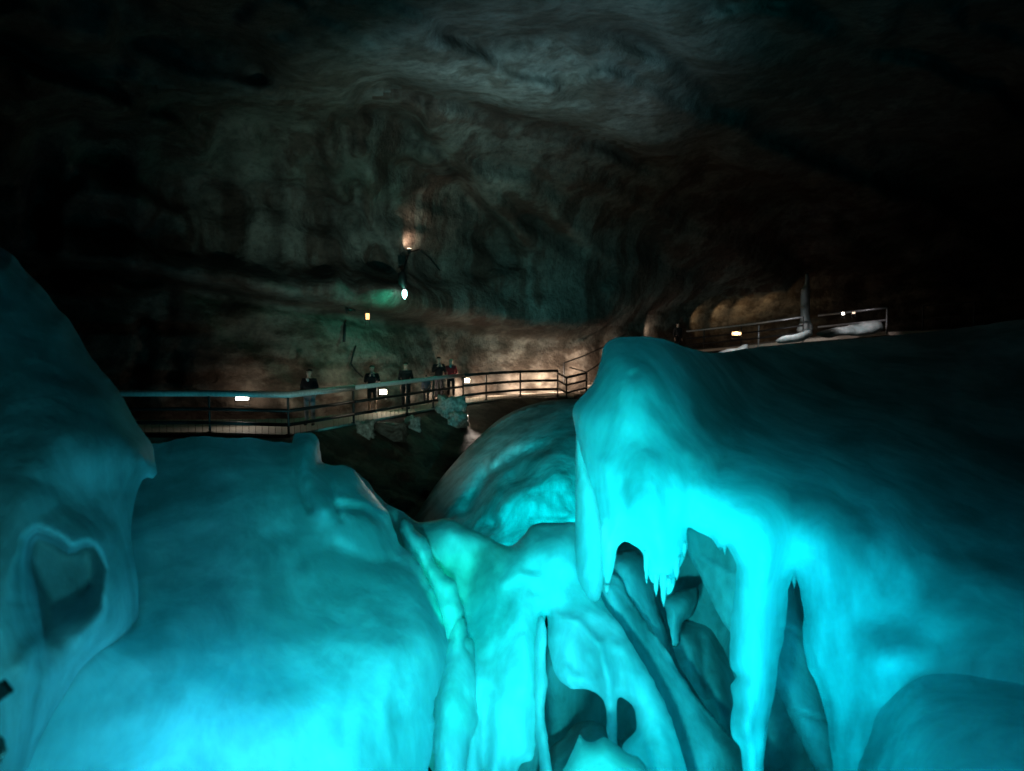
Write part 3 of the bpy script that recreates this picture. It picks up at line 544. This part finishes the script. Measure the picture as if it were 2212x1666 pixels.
railing('long railing with a broad cyan lit top board along the left walkway', seg1, [(seg1[2], 0), (seg1[3], .55), (seg1[4], 0)], rails=(1, .6, .25), mat=DARKRAIL, topmat=RAIL, tr=.09, mr=.05)
seg2 = [G(x, d-.05, 0) for x, d in [(766, 22.55), (878, 25.2), (935, 27.0), (1000, 28.9)]]
railing('railing with a narrower top board in front of the middle visitors', seg2, [(seg2[1], .1), (seg2[2], 0), (seg2[3], 0)], rails=(1, .6, .25), topmat=RAIL, tr=.07, mr=.045)
seg3 = [G(x, d-.05, 0) for x, d in [(1004, 29.0), (1050, 30.2), (1124, 31.8), (1205, 32.3)]]
railing('dark three bar railing in front of the brightly lit rock right of the red jacket', seg3, [(seg3[1], 0), (seg3[2], 0), (seg3[3], .1)], rails=(1, .62, .27), tr=.06, mr=.055)
seg4 = [G(1205, 32.2, 0), G(1224, 31.0, -.12), G(1267, 31.6, .05)]
railing('short dark railing round the landing at the foot of the stairs', [seg4[0], seg4[1], seg4[2]], [(seg4[1], .3), (seg4[2], 0)], H=1.0, rails=(1, .68, .35), tr=.05, mr=.045)
s5 = [V(1231, 835, 33), V(1267, 846, 31.9), V(1312, 815, 34), V(1345, 790, 36)]
railing('thin handrail climbing the stairs on the ravine side', s5, [(s5[1], 0), (s5[2], 0)], H=.85, rails=(1,), tr=.03)
s6 = [V(1218, 830, 34.6), V(1265, 812, 35.5), V(1315, 788, 36.3), V(1350, 765, 37)]
railing('dark handrail climbing along the rock wall beside the stairs', s6, [(s6[0], 0), (s6[2], 0)], H=1.0, rails=(1,), tr=.035)
# stairs
mb = MB()
for k in range(12):
    t = k/11; a = V(1240, 862, 32.6).lerp(V(1345, 800, 37), t); b = a+Vector((.1, 1.3, 0)); mb.box((a+b)/2, (.36, 1.3, .05))
mb.tube([V(1238, 868, 32.5), V(1345, 806, 36.9)], .07)
tag(mb.build('stairs', WOOD), 'steep timber stairs climbing right from the end of the walkway', 'stairs')
# upper path
up = [(1345, 37, 1.2), (1463, 42, 1.66), (1520, 41, 1.85), (1632, 38, 2.15), (1733, 36, 2.45), (1912, 33, 2.8), (2100, 30.5, 2.95), (2400, 28, 3.1)]
ug = [G(x, d, z) for x, d, z in up]; mb = MB()
for i in range(len(ug)-1):
    a, b = ug[i], ug[i+1]; u = Vector((.25, 2.2, 0)); dn = Vector((0, 0, -.14)); q = [a, b, b+u, a+u]
    mb.add(q+[p+dn for p in q], [(0, 1, 2, 3), (4, 7, 6, 5), (0, 4, 5, 1), (1, 5, 6, 2), (2, 6, 7, 3), (3, 7, 4, 0)])
tag(mb.build('upper_path', WOOD), kind='structure')
pa = [G(1482, 41.5, 1.75), ug[2], ug[3], ug[4], ug[5]]
railing('dark railing with bright steel posts along the upper path on the right', pa[:4], [(pa[1], 0), (G(1600, 39, 2.06), 0), (pa[3], .2)], rails=(1, .62, .3), tr=.045, mr=.04, topmat=STEEL)
railing('pale steel railing where the upper path bends away into the dark', [G(1765, 35.4, 2.5), ug[5]], [(ug[5], .1)], rails=(1, .5), tr=.05, mr=.045, mat=STEEL)
mb = MB(); mb.tube([ug[3]+Vector((.1, -.1, -.1)), ug[3]+Vector((.1, -.1, 1.0))], .04)
tag(mb.build('steel_post', STEEL, smooth=True), 'bright steel post standing on the upper path left of the ice pillar', 'post')
railing('nearly invisible railing running on into darkness at the right edge', [G(1990, 32, 2.85), ug[6], ug[7]], [(ug[6], 0), (G(1990, 32, 2.85), 0)], rails=(1, .5), tr=.03, mr=.025)

# ice pillar and snow on the upper path
ip = inflate('ice_pillar', [(1722, 716), (1729, 690), (1729, 660), (1731, 625), (1737, 615), (1741, 590), (1746, 590), (1749, 615), (1750, 650), (1750, 690), (1757, 708), (1754, 718)], [(1735, 700, 37.5), (1742, 560, 37.5), (1760, 700, 37.5)], ICE3, rad=.3, thick=.25, back=.3, flute=.02, lump=.02, step=3, rag=1, smooth=3, seed=31)
tag(ip, 'slender pale ice pillar rising to the ceiling beside the upper path', 'ice formation')
def snow(label, ol, d, seed):
    o = inflate('snow_patch', ol, [(ol[0][0], ol[0][1], d), (ol[len(ol)//2][0], ol[len(ol)//2][1]-20, d), (ol[len(ol)//2][0], ol[len(ol)//2][1]+20, d-.4)], ICE3, rad=.3, thick=.35, back=.4, flute=.05, lump=.05, step=3, rag=3, smooth=3, seed=seed)
    tag(o, label, 'snow', 'snow patches below the upper path')
snow('small bright white snow patch lowest on the bank under the upper path', [(1548, 766), (1560, 757), (1590, 752), (1614, 744), (1616, 756), (1590, 766), (1560, 772)], 35, 32)
snow('long greenish snow patch just left of the ice pillar foot', [(1676, 738), (1690, 727), (1720, 721), (1748, 712), (1756, 722), (1740, 734), (1700, 742)], 33, 33)
snow('grey broken snow bank under the pale steel railing', [(1762, 722), (1790, 712), (1840, 702), (1900, 694), (1908, 712), (1860, 726), (1820, 724), (1790, 730)], 32.5, 34)

# ------------------------------------------------------------------ floodlights seen in the photograph
def flood(label, p, w, h, col, s, power, target, size=.08, group='floodlights along the walkways'):
    r = empty('floodlight', label, 'floodlight', p, group)
    f = (Vector((0, 0, CAMZ))-p); f.z *= .2; f.normalize(); M = f.to_track_quat('Y', 'Z').to_matrix().to_4x4()
    m = MB(); m.box(p, (w+.08, .1, h+.08), M); m.build('housing', BLACK, r)
    m = MB(); m.box(p+f*.055, (w, .03, h), M); m.build('lens', glow('lamp_lens', col, s), r)
    m = MB(); m.tube([p+Vector((-w*.6, 0, 0)), p+Vector((-w*.6, 0, -h-.1)), p+Vector((w*.6, 0, -h-.1)), p+Vector((w*.6, 0, 0))], .012); m.build('bracket', BLACK, r)
    if power: lamp('floodlight_beam', p+f*.12+Vector((0, 0, .05)), target, power, col, size)
    return r
flood('brightest white floodlight beside the left railing', G(521, 21.6, 2.8-(858-718)/1580*21.6), .36, .17, (1, .93, .82), 14, 16, None)
flood('white floodlight on the deck beside the bare legged visitor', G(827, 25.6, 2.8-(847-718)/1580*25.6), .24, .15, (1, .88, .68), 9, 26, None)
flood('small warm floodlight right of the red jacketed visitor', G(1009, 31.4, 2.8-(822-718)/1580*31.4), .2, .16, (1, .86, .62), 8, 45, None)
flood('tiny orange lamp high on the rock ledge', V(794, 684, 24.6), .12, .2, (1, .55, .2), 2.2, 1.0, None)
flood('dim yellow lamp on the upper path', V(1591, 721, 37.4), .45, .16, (1, .72, .4), 1.2, 12, None)
flood('pinpoint white lamp at the left end of the pale railing', V(1821, 678, 33), .1, .1, (1, .9, .8), 7, 4, None)
flood('faint pinpoint lamp beside the pinpoint white lamp', V(1844, 676, 33), .12, .08, (1, .7, .5), 1.2, 0, None)
# lamps hidden on the deck washing the rock
def wash(px, py, off, pw, col=(1, .80, .62)):
    d = float(wall_depth(np.array([float(px)]), np.array([float(py)]))[0])-off
    lamp('deck_lamp', V(px, py, d), V(px+6, py+14, d+2), pw, col, .06, 150, .8)
for a_ in [(520, 846, 1.0, 14), (640, 850, 1.0, 8), (740, 850, 1.0, 8), (890, 845, 1.0, 14), (940, 838, 1.0, 18), (1010, 836, 1.2, 90), (1060, 832, 1.3, 150), (1130, 826, 1.3, 200), (1195, 820, 1.3, 200), (1262, 800, 1.3, 160), (1330, 770, 1.2, 34), (1410, 712, 1.3, 20), (820, 850, 1.2, 16)]: wash(*a_)
for a_ in [(1510, 684, 1.0, 10), (1560, 674, 1.0, 13), (1610, 666, 1.0, 15), (1665, 656, 1.0, 10), (1730, 640, 1.4, 5)]: wash(*a_, (1, .70, .36))
lamp('snow_lamp', G(1690, 31.5, 4.3), G(1700, 34.5, 2.5), 420, (1, .97, .95), .1, 60, .8)
lamp('snow_lamp', G(1860, 30.5, 4.2), G(1850, 33.3, 2.6), 150, (1, .9, .9), .1, 60, .8)
lamp('snow_lamp', G(1590, 33.5, 3.6), G(1585, 35.3, 1.9), 160, (1, .97, .95), .1, 50, .8)
lamp('pillar_fill', V(1690, 745, 35.5), V(1742, 660, 37.3), 32, (1, .97, 1), .05, 50, 1)  # unseen fill added to brighten the ice pillar
# green lamp on its arm
def wd(px, py): return float(wall_depth(np.array([float(px)]), np.array([float(py)]))[0])
G0 = wd(874, 640)-.75; gp = V(874, 636, G0)
r = empty('spotlight', 'glowing green white spotlight hanging from a black arm on the cave wall', 'spotlight', gp)
m = MB(); m.tube([gp+Vector((0, 0, -.16)), gp+Vector((0, 0, -.05)), gp+Vector((0, 0, .1)), gp+Vector((0, 0, .16))], [.03, .085, .085, .04], 12); m.build('lamp_glass', glow('green_lamp_glass', (.45, 1, .88), 9), r, True)
m = MB(); m.tube([gp+Vector((-.02, .1, .2)), gp+Vector((-.08, .15, .4)), gp+Vector((-.12, .15, .75)), gp+Vector((-.06, .2, .85))], [.06, .16, .14, .05], 10); m.build('lamp_body', BLACK, r, True)
m = MB(); m.tube([V(870, 600, G0+.1), V(874, 575, wd(874, 575)-.3), V(884, 545, wd(884, 545)-.3), V(905, 540, wd(905, 540)-.15)], .03); m.build('arm', BLACK, r, True)
lamp('green_spot_beam', gp+Vector((-.25, -.5, -.5)), None, 36, (.0, 1, .62), .08)
W0 = wd(884, 530)-.5; wp2 = V(884, 540, W0)
r = empty('spotlight', 'small upturned lamp throwing a cream patch on the rock above the green spotlight', 'spotlight', wp2)
m = MB(); m.tube([wp2+Vector((0, 0, -.15)), wp2, wp2+Vector((0, 0, .04))], [.05, .08, .1], 10); m.build('lamp_body', BLACK, r, True)
m = MB(); m.tube([wp2+Vector((0, 0, .045)), wp2+Vector((0, 0, .06))], [.08, .08], 10); m.build('lamp_lens', glow('cream_lens', (1, .85, .6), 5), r, True)
lamp('cream_spot_beam', wp2+Vector((0, 0, .12)), V(888, 512, W0+.6), 60, (1, .85, .62), .04, 95, .8)
lamp('deck_lamp', G(1010, 26.5, -.3), V(1100, 960, 19), 420, (1, .86, .74), .1, 90, 1)
# cables
def cable(label, pts, rr=.03):
    m = MB(); m.tube(pts, rr, 6); tag(m.build('cable', BLACK, smooth=True), label, 'cable')
def onwall(px, py, off=.25): return V(px, py, float(wall_depth(np.array([float(px)]), np.array([float(py)]))[0])-off)
cable('short black cable dropping from the ledge left of the orange lamp', [onwall(x, y) for x, y in [(766, 672), (750, 668), (747, 680), (745, 705), (743, 738)]], .05)
cable('kinked black cable running down the rock behind the bare legged visitor', [onwall(x, y, .2) for x, y in [(768, 748), (763, 765), (758, 785), (768, 800), (784, 815)]], .035)
cable('thin black cable from the spotlight arm to the right', [onwall(x, y, .3) for x, y in [(905, 540), (925, 555), (942, 575), (950, 585)]], .02)
# black lamp bracket at the left picture edge
bpnt = V(-8, 1500, 2.3)
r = empty('lamp_bracket', 'black metal lamp bracket poking in at the left edge', 'lamp bracket', bpnt)
m = MB(); m.box(bpnt, (.09, .03, .05), Euler((0, R(-35), 0)).to_matrix().to_4x4()); m.build('head', BLACK, r)
m = MB(); m.tube([bpnt+Vector((-.04, 0, -.02)), bpnt+Vector((-.05, 0, -.1)), V(2, 1605, 2.3), V(6, 1622, 2.3), V(-6, 1645, 2.3)], .012); m.build('arm', BLACK, r, True)
# rocks under the walkway
def boulder(label, px, py, d, rx, ry, rz, mat, seed, cat='rock'):
    bmx = bmesh.new(); bmesh.ops.create_icosphere(bmx, subdivisions=4, radius=1); c = V(px, py, d)
    for v in bmx.verts:
        q = v.co.copy(); k = 1+.55*float(fbm(np.array([q*1.3+Vector((seed, 0, 0))]), 4)[0]); q = Vector((max(-.75, min(.75, q.x)), max(-.75, min(.75, q.y)), max(-.7, min(.7, q.z))))*k
        v.co = c+Vector((q.x*rx, q.y*ry, q.z*rz))+q*.22*min(rx, rz)*float(fbm(np.array([q*3.1+Vector((0, seed, 0))]), 3)[0])*1.5
    me = bpy.data.meshes.new('boulder'); bmx.to_mesh(me); bmx.free(); me.materials.append(mat); me.polygons.foreach_set('use_smooth', [True]*len(me.polygons))
    o = bpy.data.objects.new('boulder', me); COL.objects.link(o); tag(o, label, cat, 'rocks below the walkway')
BLACKROCK = plain('dark_wet_rock', (.07, .06, .05), .6, 0, .4)
GREY = plain('wet_grey_rock', (.26, .27, .25), .6, 0, .45)
boulder('green lit square boulder jutting out under the red jacketed visitor', 974, 884, 26.8, .62, .5, .62, GREY, 1)
boulder('smaller boulder hanging below the green lit square boulder', 990, 908, 26.2, .4, .4, .35, GREY, 5)
boulder('pale lit rock knob under the deck left of the post', 790, 930, 21.6, .32, .3, .36, GREY, 2)
boulder('pale lit rock knob under the deck between two posts', 893, 922, 24.2, .3, .3, .42, GREY, 3)
boulder('dark broad rock under the deck in the middle', 840, 935, 22.6, .7, .4, .4, BLACKROCK, 4)
lamp('underdeck_lamp', G(790, 21.3, -.1), G(790, 21.8, -.6), 9, (1, .86, .55), .05, 90, .6)
lamp('underdeck_lamp', G(893, 23.9, -.15), G(893, 24.4, -.7), 12, (1, .82, .6), .05, 90, .6)

# ------------------------------------------------------------------ people
def skin(name, pts, edges, rad, mat, root, sub=2):
    me = bpy.data.meshes.new(name+'_src'); me.from_pydata([tuple(p) for p in pts], edges, []); me.update()
    o = bpy.data.objects.new(name+'_src', me); COL.objects.link(o)
    md = o.modifiers.new('s', 'SKIN'); md.use_smooth_shade = True
    for i, r_ in enumerate(rad):
        me.skin_vertices[0].data[i].radius = (r_, r_) if not isinstance(r_, tuple) else r_
    me.skin_vertices[0].data[0].use_root = True
    s2 = o.modifiers.new('u', 'SUBSURF'); s2.levels = sub; s2.render_levels = sub
    dg = bpy.context.evaluated_depsgraph_get(); ev = o.evaluated_get(dg); m2 = bpy.data.meshes.new_from_object(ev)
    bpy.data.objects.remove(o); m2.name = name; m2.materials.clear(); m2.materials.append(mat)
    m2.polygons.foreach_set('use_smooth', [True]*len(m2.polygons))
    q = bpy.data.objects.new(name, m2); COL.objects.link(q); q.parent = root; return q
SKIN = plain('skin', (.36, .25, .20), .5); 
def person(label, pos, H, face, jacket, legs, hair, pose='rail', shorts=False, hairlong=False, scarf=None):
    r = empty('person', label, 'person', pos, 'visitors on the walkways'); r.rotation_euler = (0, 0, face)
    k = H/1.75
    v = lambda x, y, z: Vector((x*k, y*k, z*k))
    pts = [v(0, 0, .95), v(0, 0, 1.12), v(0, .0, 1.36), v(0, 0, 1.47), v(0, -.01, 1.53), v(0, -.02, 1.64), v(0, -.01, 1.70)]
    rad = [.13, .12, .13, .07, .055, .10, .085]; E = [(0, 1), (1, 2), (2, 3), (3, 4), (4, 5), (5, 6)]
    rad = [a*k for a in rad]
    J = {}
    for s in (-1, 1):
        n = len(pts)
        hip = [v(.1*s, 0, .88), v(.105*s, -.01, .50), v(.11*s, .02, .1), v(.12*s, -.04, .035), v(.125*s, -.15, .025)]
        pts += hip; rad += [a*k for a in (.085, .055, .04, .04, .03)]; E += [(0, n), (n, n+1), (n+1, n+2), (n+2, n+3), (n+3, n+4)]
        n = len(pts)
        if pose == 'rail': arm = [v(.19*s, 0, 1.40), v(.25*s, .0, 1.12), v(.17*s, -.22, 1.06)]
        elif pose == 'phone': arm = [v(.19*s, 0, 1.40), v(.25*s, -.08, 1.14), v(.08*s, -.25, 1.38)]
        else: arm = [v(.19*s, 0, 1.40), v(.24*s, .02, 1.10), v(.23*s, -.06, .86)]
        pts += arm; rad += [a*k for a in (.06, .045, .03)]; E += [(2, n), (n, n+1), (n+1, n+2)]
        d = (arm[2]-arm[1]).normalized(); side = d.cross(Vector((0, 0, 1))).normalized() if abs(d.z) < .9 else Vector((1, 0, 0))
        up_ = side.cross(d)
        palm = len(pts); pts.append(arm[2]+d*.07*k); rad.append(.032*k); E.append((n+2, palm))
        for j, (o_, L) in enumerate([(-.03, .075), (-.01, .085), (.01, .08), (.03, .062)]):
            m_ = len(pts); a = pts[palm]+side*o_*k+d*.03*k
            pts += [a, a+d*L*.6*k-up_*.015*k, a+d*L*.85*k-up_*.04*k]; rad += [.010*k, .009*k, .008*k]; E += [(palm, m_), (m_, m_+1), (m_+1, m_+2)]
        m_ = len(pts); a = pts[palm]-side*s*.035*k-d*.02*k; pts += [a, a-side*s*.02*k+d*.04*k]; rad += [.011*k, .009*k]; E += [(palm, m_), (m_, m_+1)]
        J[s] = (arm, hip)
    skin('body', pts, E, rad, SKIN, r, 1)
    # clothes
    cp_ = [v(0, 0, .90), v(0, 0, 1.1), v(0, 0, 1.33), v(0, 0, 1.45)]; cr = [.175*k, .165*k, .185*k, .10*k]; ce = [(0, 1), (1, 2), (2, 3)]
    for s in (-1, 1):
        n = len(cp_); arm = J[s][0]; cp_ += arm; cr += [.078*k, .06*k, .045*k]; ce += [(2, n), (n, n+1), (n+1, n+2)]
    skin('jacket', cp_, ce, cr, jacket, r, 2)
    tp = [v(0, 0, .93)]; tr_ = [.14*k]; te = []
    for s in (-1, 1):
        n = len(tp); hip = J[s][1]
        tp += [hip[0], hip[1]] if shorts else [hip[0], hip[1], hip[2]+Vector((0, 0, .02))]
        tr_ += [.10*k, .075*k]+([] if shorts else [.06*k]); te += [(0, n), (n, n+1)]+([] if shorts else [(n+1, n+2)])
    skin('shorts' if shorts else 'trousers', tp, te, tr_, legs, r, 2)
    for s in (-1, 1):
        hip = J[s][1]; skin('shoe', [hip[3]+Vector((0, .06*k, .01)), hip[3], hip[4]], [(0, 1), (1, 2)], [.05*k, .05*k, .038*k], PALE if shorts else BLACK, r, 1)
    hp = [v(0, .015, 1.735), v(0, .055, 1.67)]+([v(0, .05, 1.5), v(0, .06, 1.36)] if hairlong else [v(0, .05, 1.6)])
    skin('hair', hp, [(i, i+1) for i in range(len(hp)-1)], [.098*k, .10*k]+([.075*k, .05*k] if hairlong else [.06*k]), hair, r, 2)
    for s in (-1, 1):
        m = MB(); m.box(v(.032*s, -.098, 1.645), (.02*k, .012*k, .012*k)); e = m.build('eye', BLACK); e.parent = r
    m = MB(); m.tube([v(0, -.098, 1.65), v(0, -.122, 1.61)], [.008*k, .016*k], 6); m.box(v(0, -.09, 1.575), (.05*k, .014*k, .012*k)); e = m.build('nose_and_mouth', SKIN); e.parent = r
    if scarf: skin('scarf', [v(-.05, -.09, 1.46), v(.01, -.13, 1.43), v(.03, -.15, 1.36)], [(0, 1), (1, 2)], [.045*k, .05*k, .03*k], scarf, r, 1)
    if pose == 'phone':
        m = MB(); m.box(v(0, -.34, 1.44), (.075*k, .012*k, .15*k)); e = m.build('phone', BLACK); e.parent = None; e.location = pos; e.rotation_euler = (0, 0, face)
        tag(e, 'black phone held up by the '+('bare legged visitor' if shorts else 'tall visitor in the black coat'), 'phone')
    return r
DK = plain('black_cloth', (.007, .007, .009), .95); RED = plain('red_cloth', (.30, .02, .03), .85); JEAN = plain('grey_trousers', (.16, .18, .2), .9); PALE = plain('pale_cloth', (.55, .55, .55), .9)
DHAIR = plain('dark_hair', (.02, .014, .01), .6); BLOND = plain('fair_hair', (.5, .42, .3), .6); NAVY = plain('navy_cloth', (.03, .04, .06), .9); DRED = plain('maroon_cloth', (.10, .012, .02), .9)
person('visitor in black jacket with grey trousers and a pale scarf, alone behind the left railing', G(667, 22.0, 0), 1.70, R(-8), DK, JEAN, DHAIR, 'rail', scarf=PALE)
person('visitor in black top and shorts with bare lit legs beside a floodlight', G(803, 25.3, 0), 1.66, R(10), DK, DK, DHAIR, 'phone', shorts=True, hairlong=True, scarf=PALE)
person('visitor dressed all in black standing behind the railing post', G(876, 26.7, 0), 1.70, R(0), DK, DK, DHAIR, 'rail')
person('small child in dark clothes peering over the railing', G(920, 28.6, 0), 1.12, R(0), NAVY, DK, DHAIR, 'down')
person('tall visitor in black coat standing left of the red jacket', G(948, 30.0, 0), 1.80, R(12), DK, DK, DHAIR, 'phone')
person('fair haired visitor in a red jacket and dark trousers, rightmost of the walkway group', G(974, 30.9, 0), 1.68, R(-5), RED, DK, BLOND, 'rail', hairlong=True, scarf=PALE)
person('lone visitor in black seen as a silhouette on the upper path', G(1463, 41.8, 1.6), 1.75, R(20), DK, DK, DK, 'down')
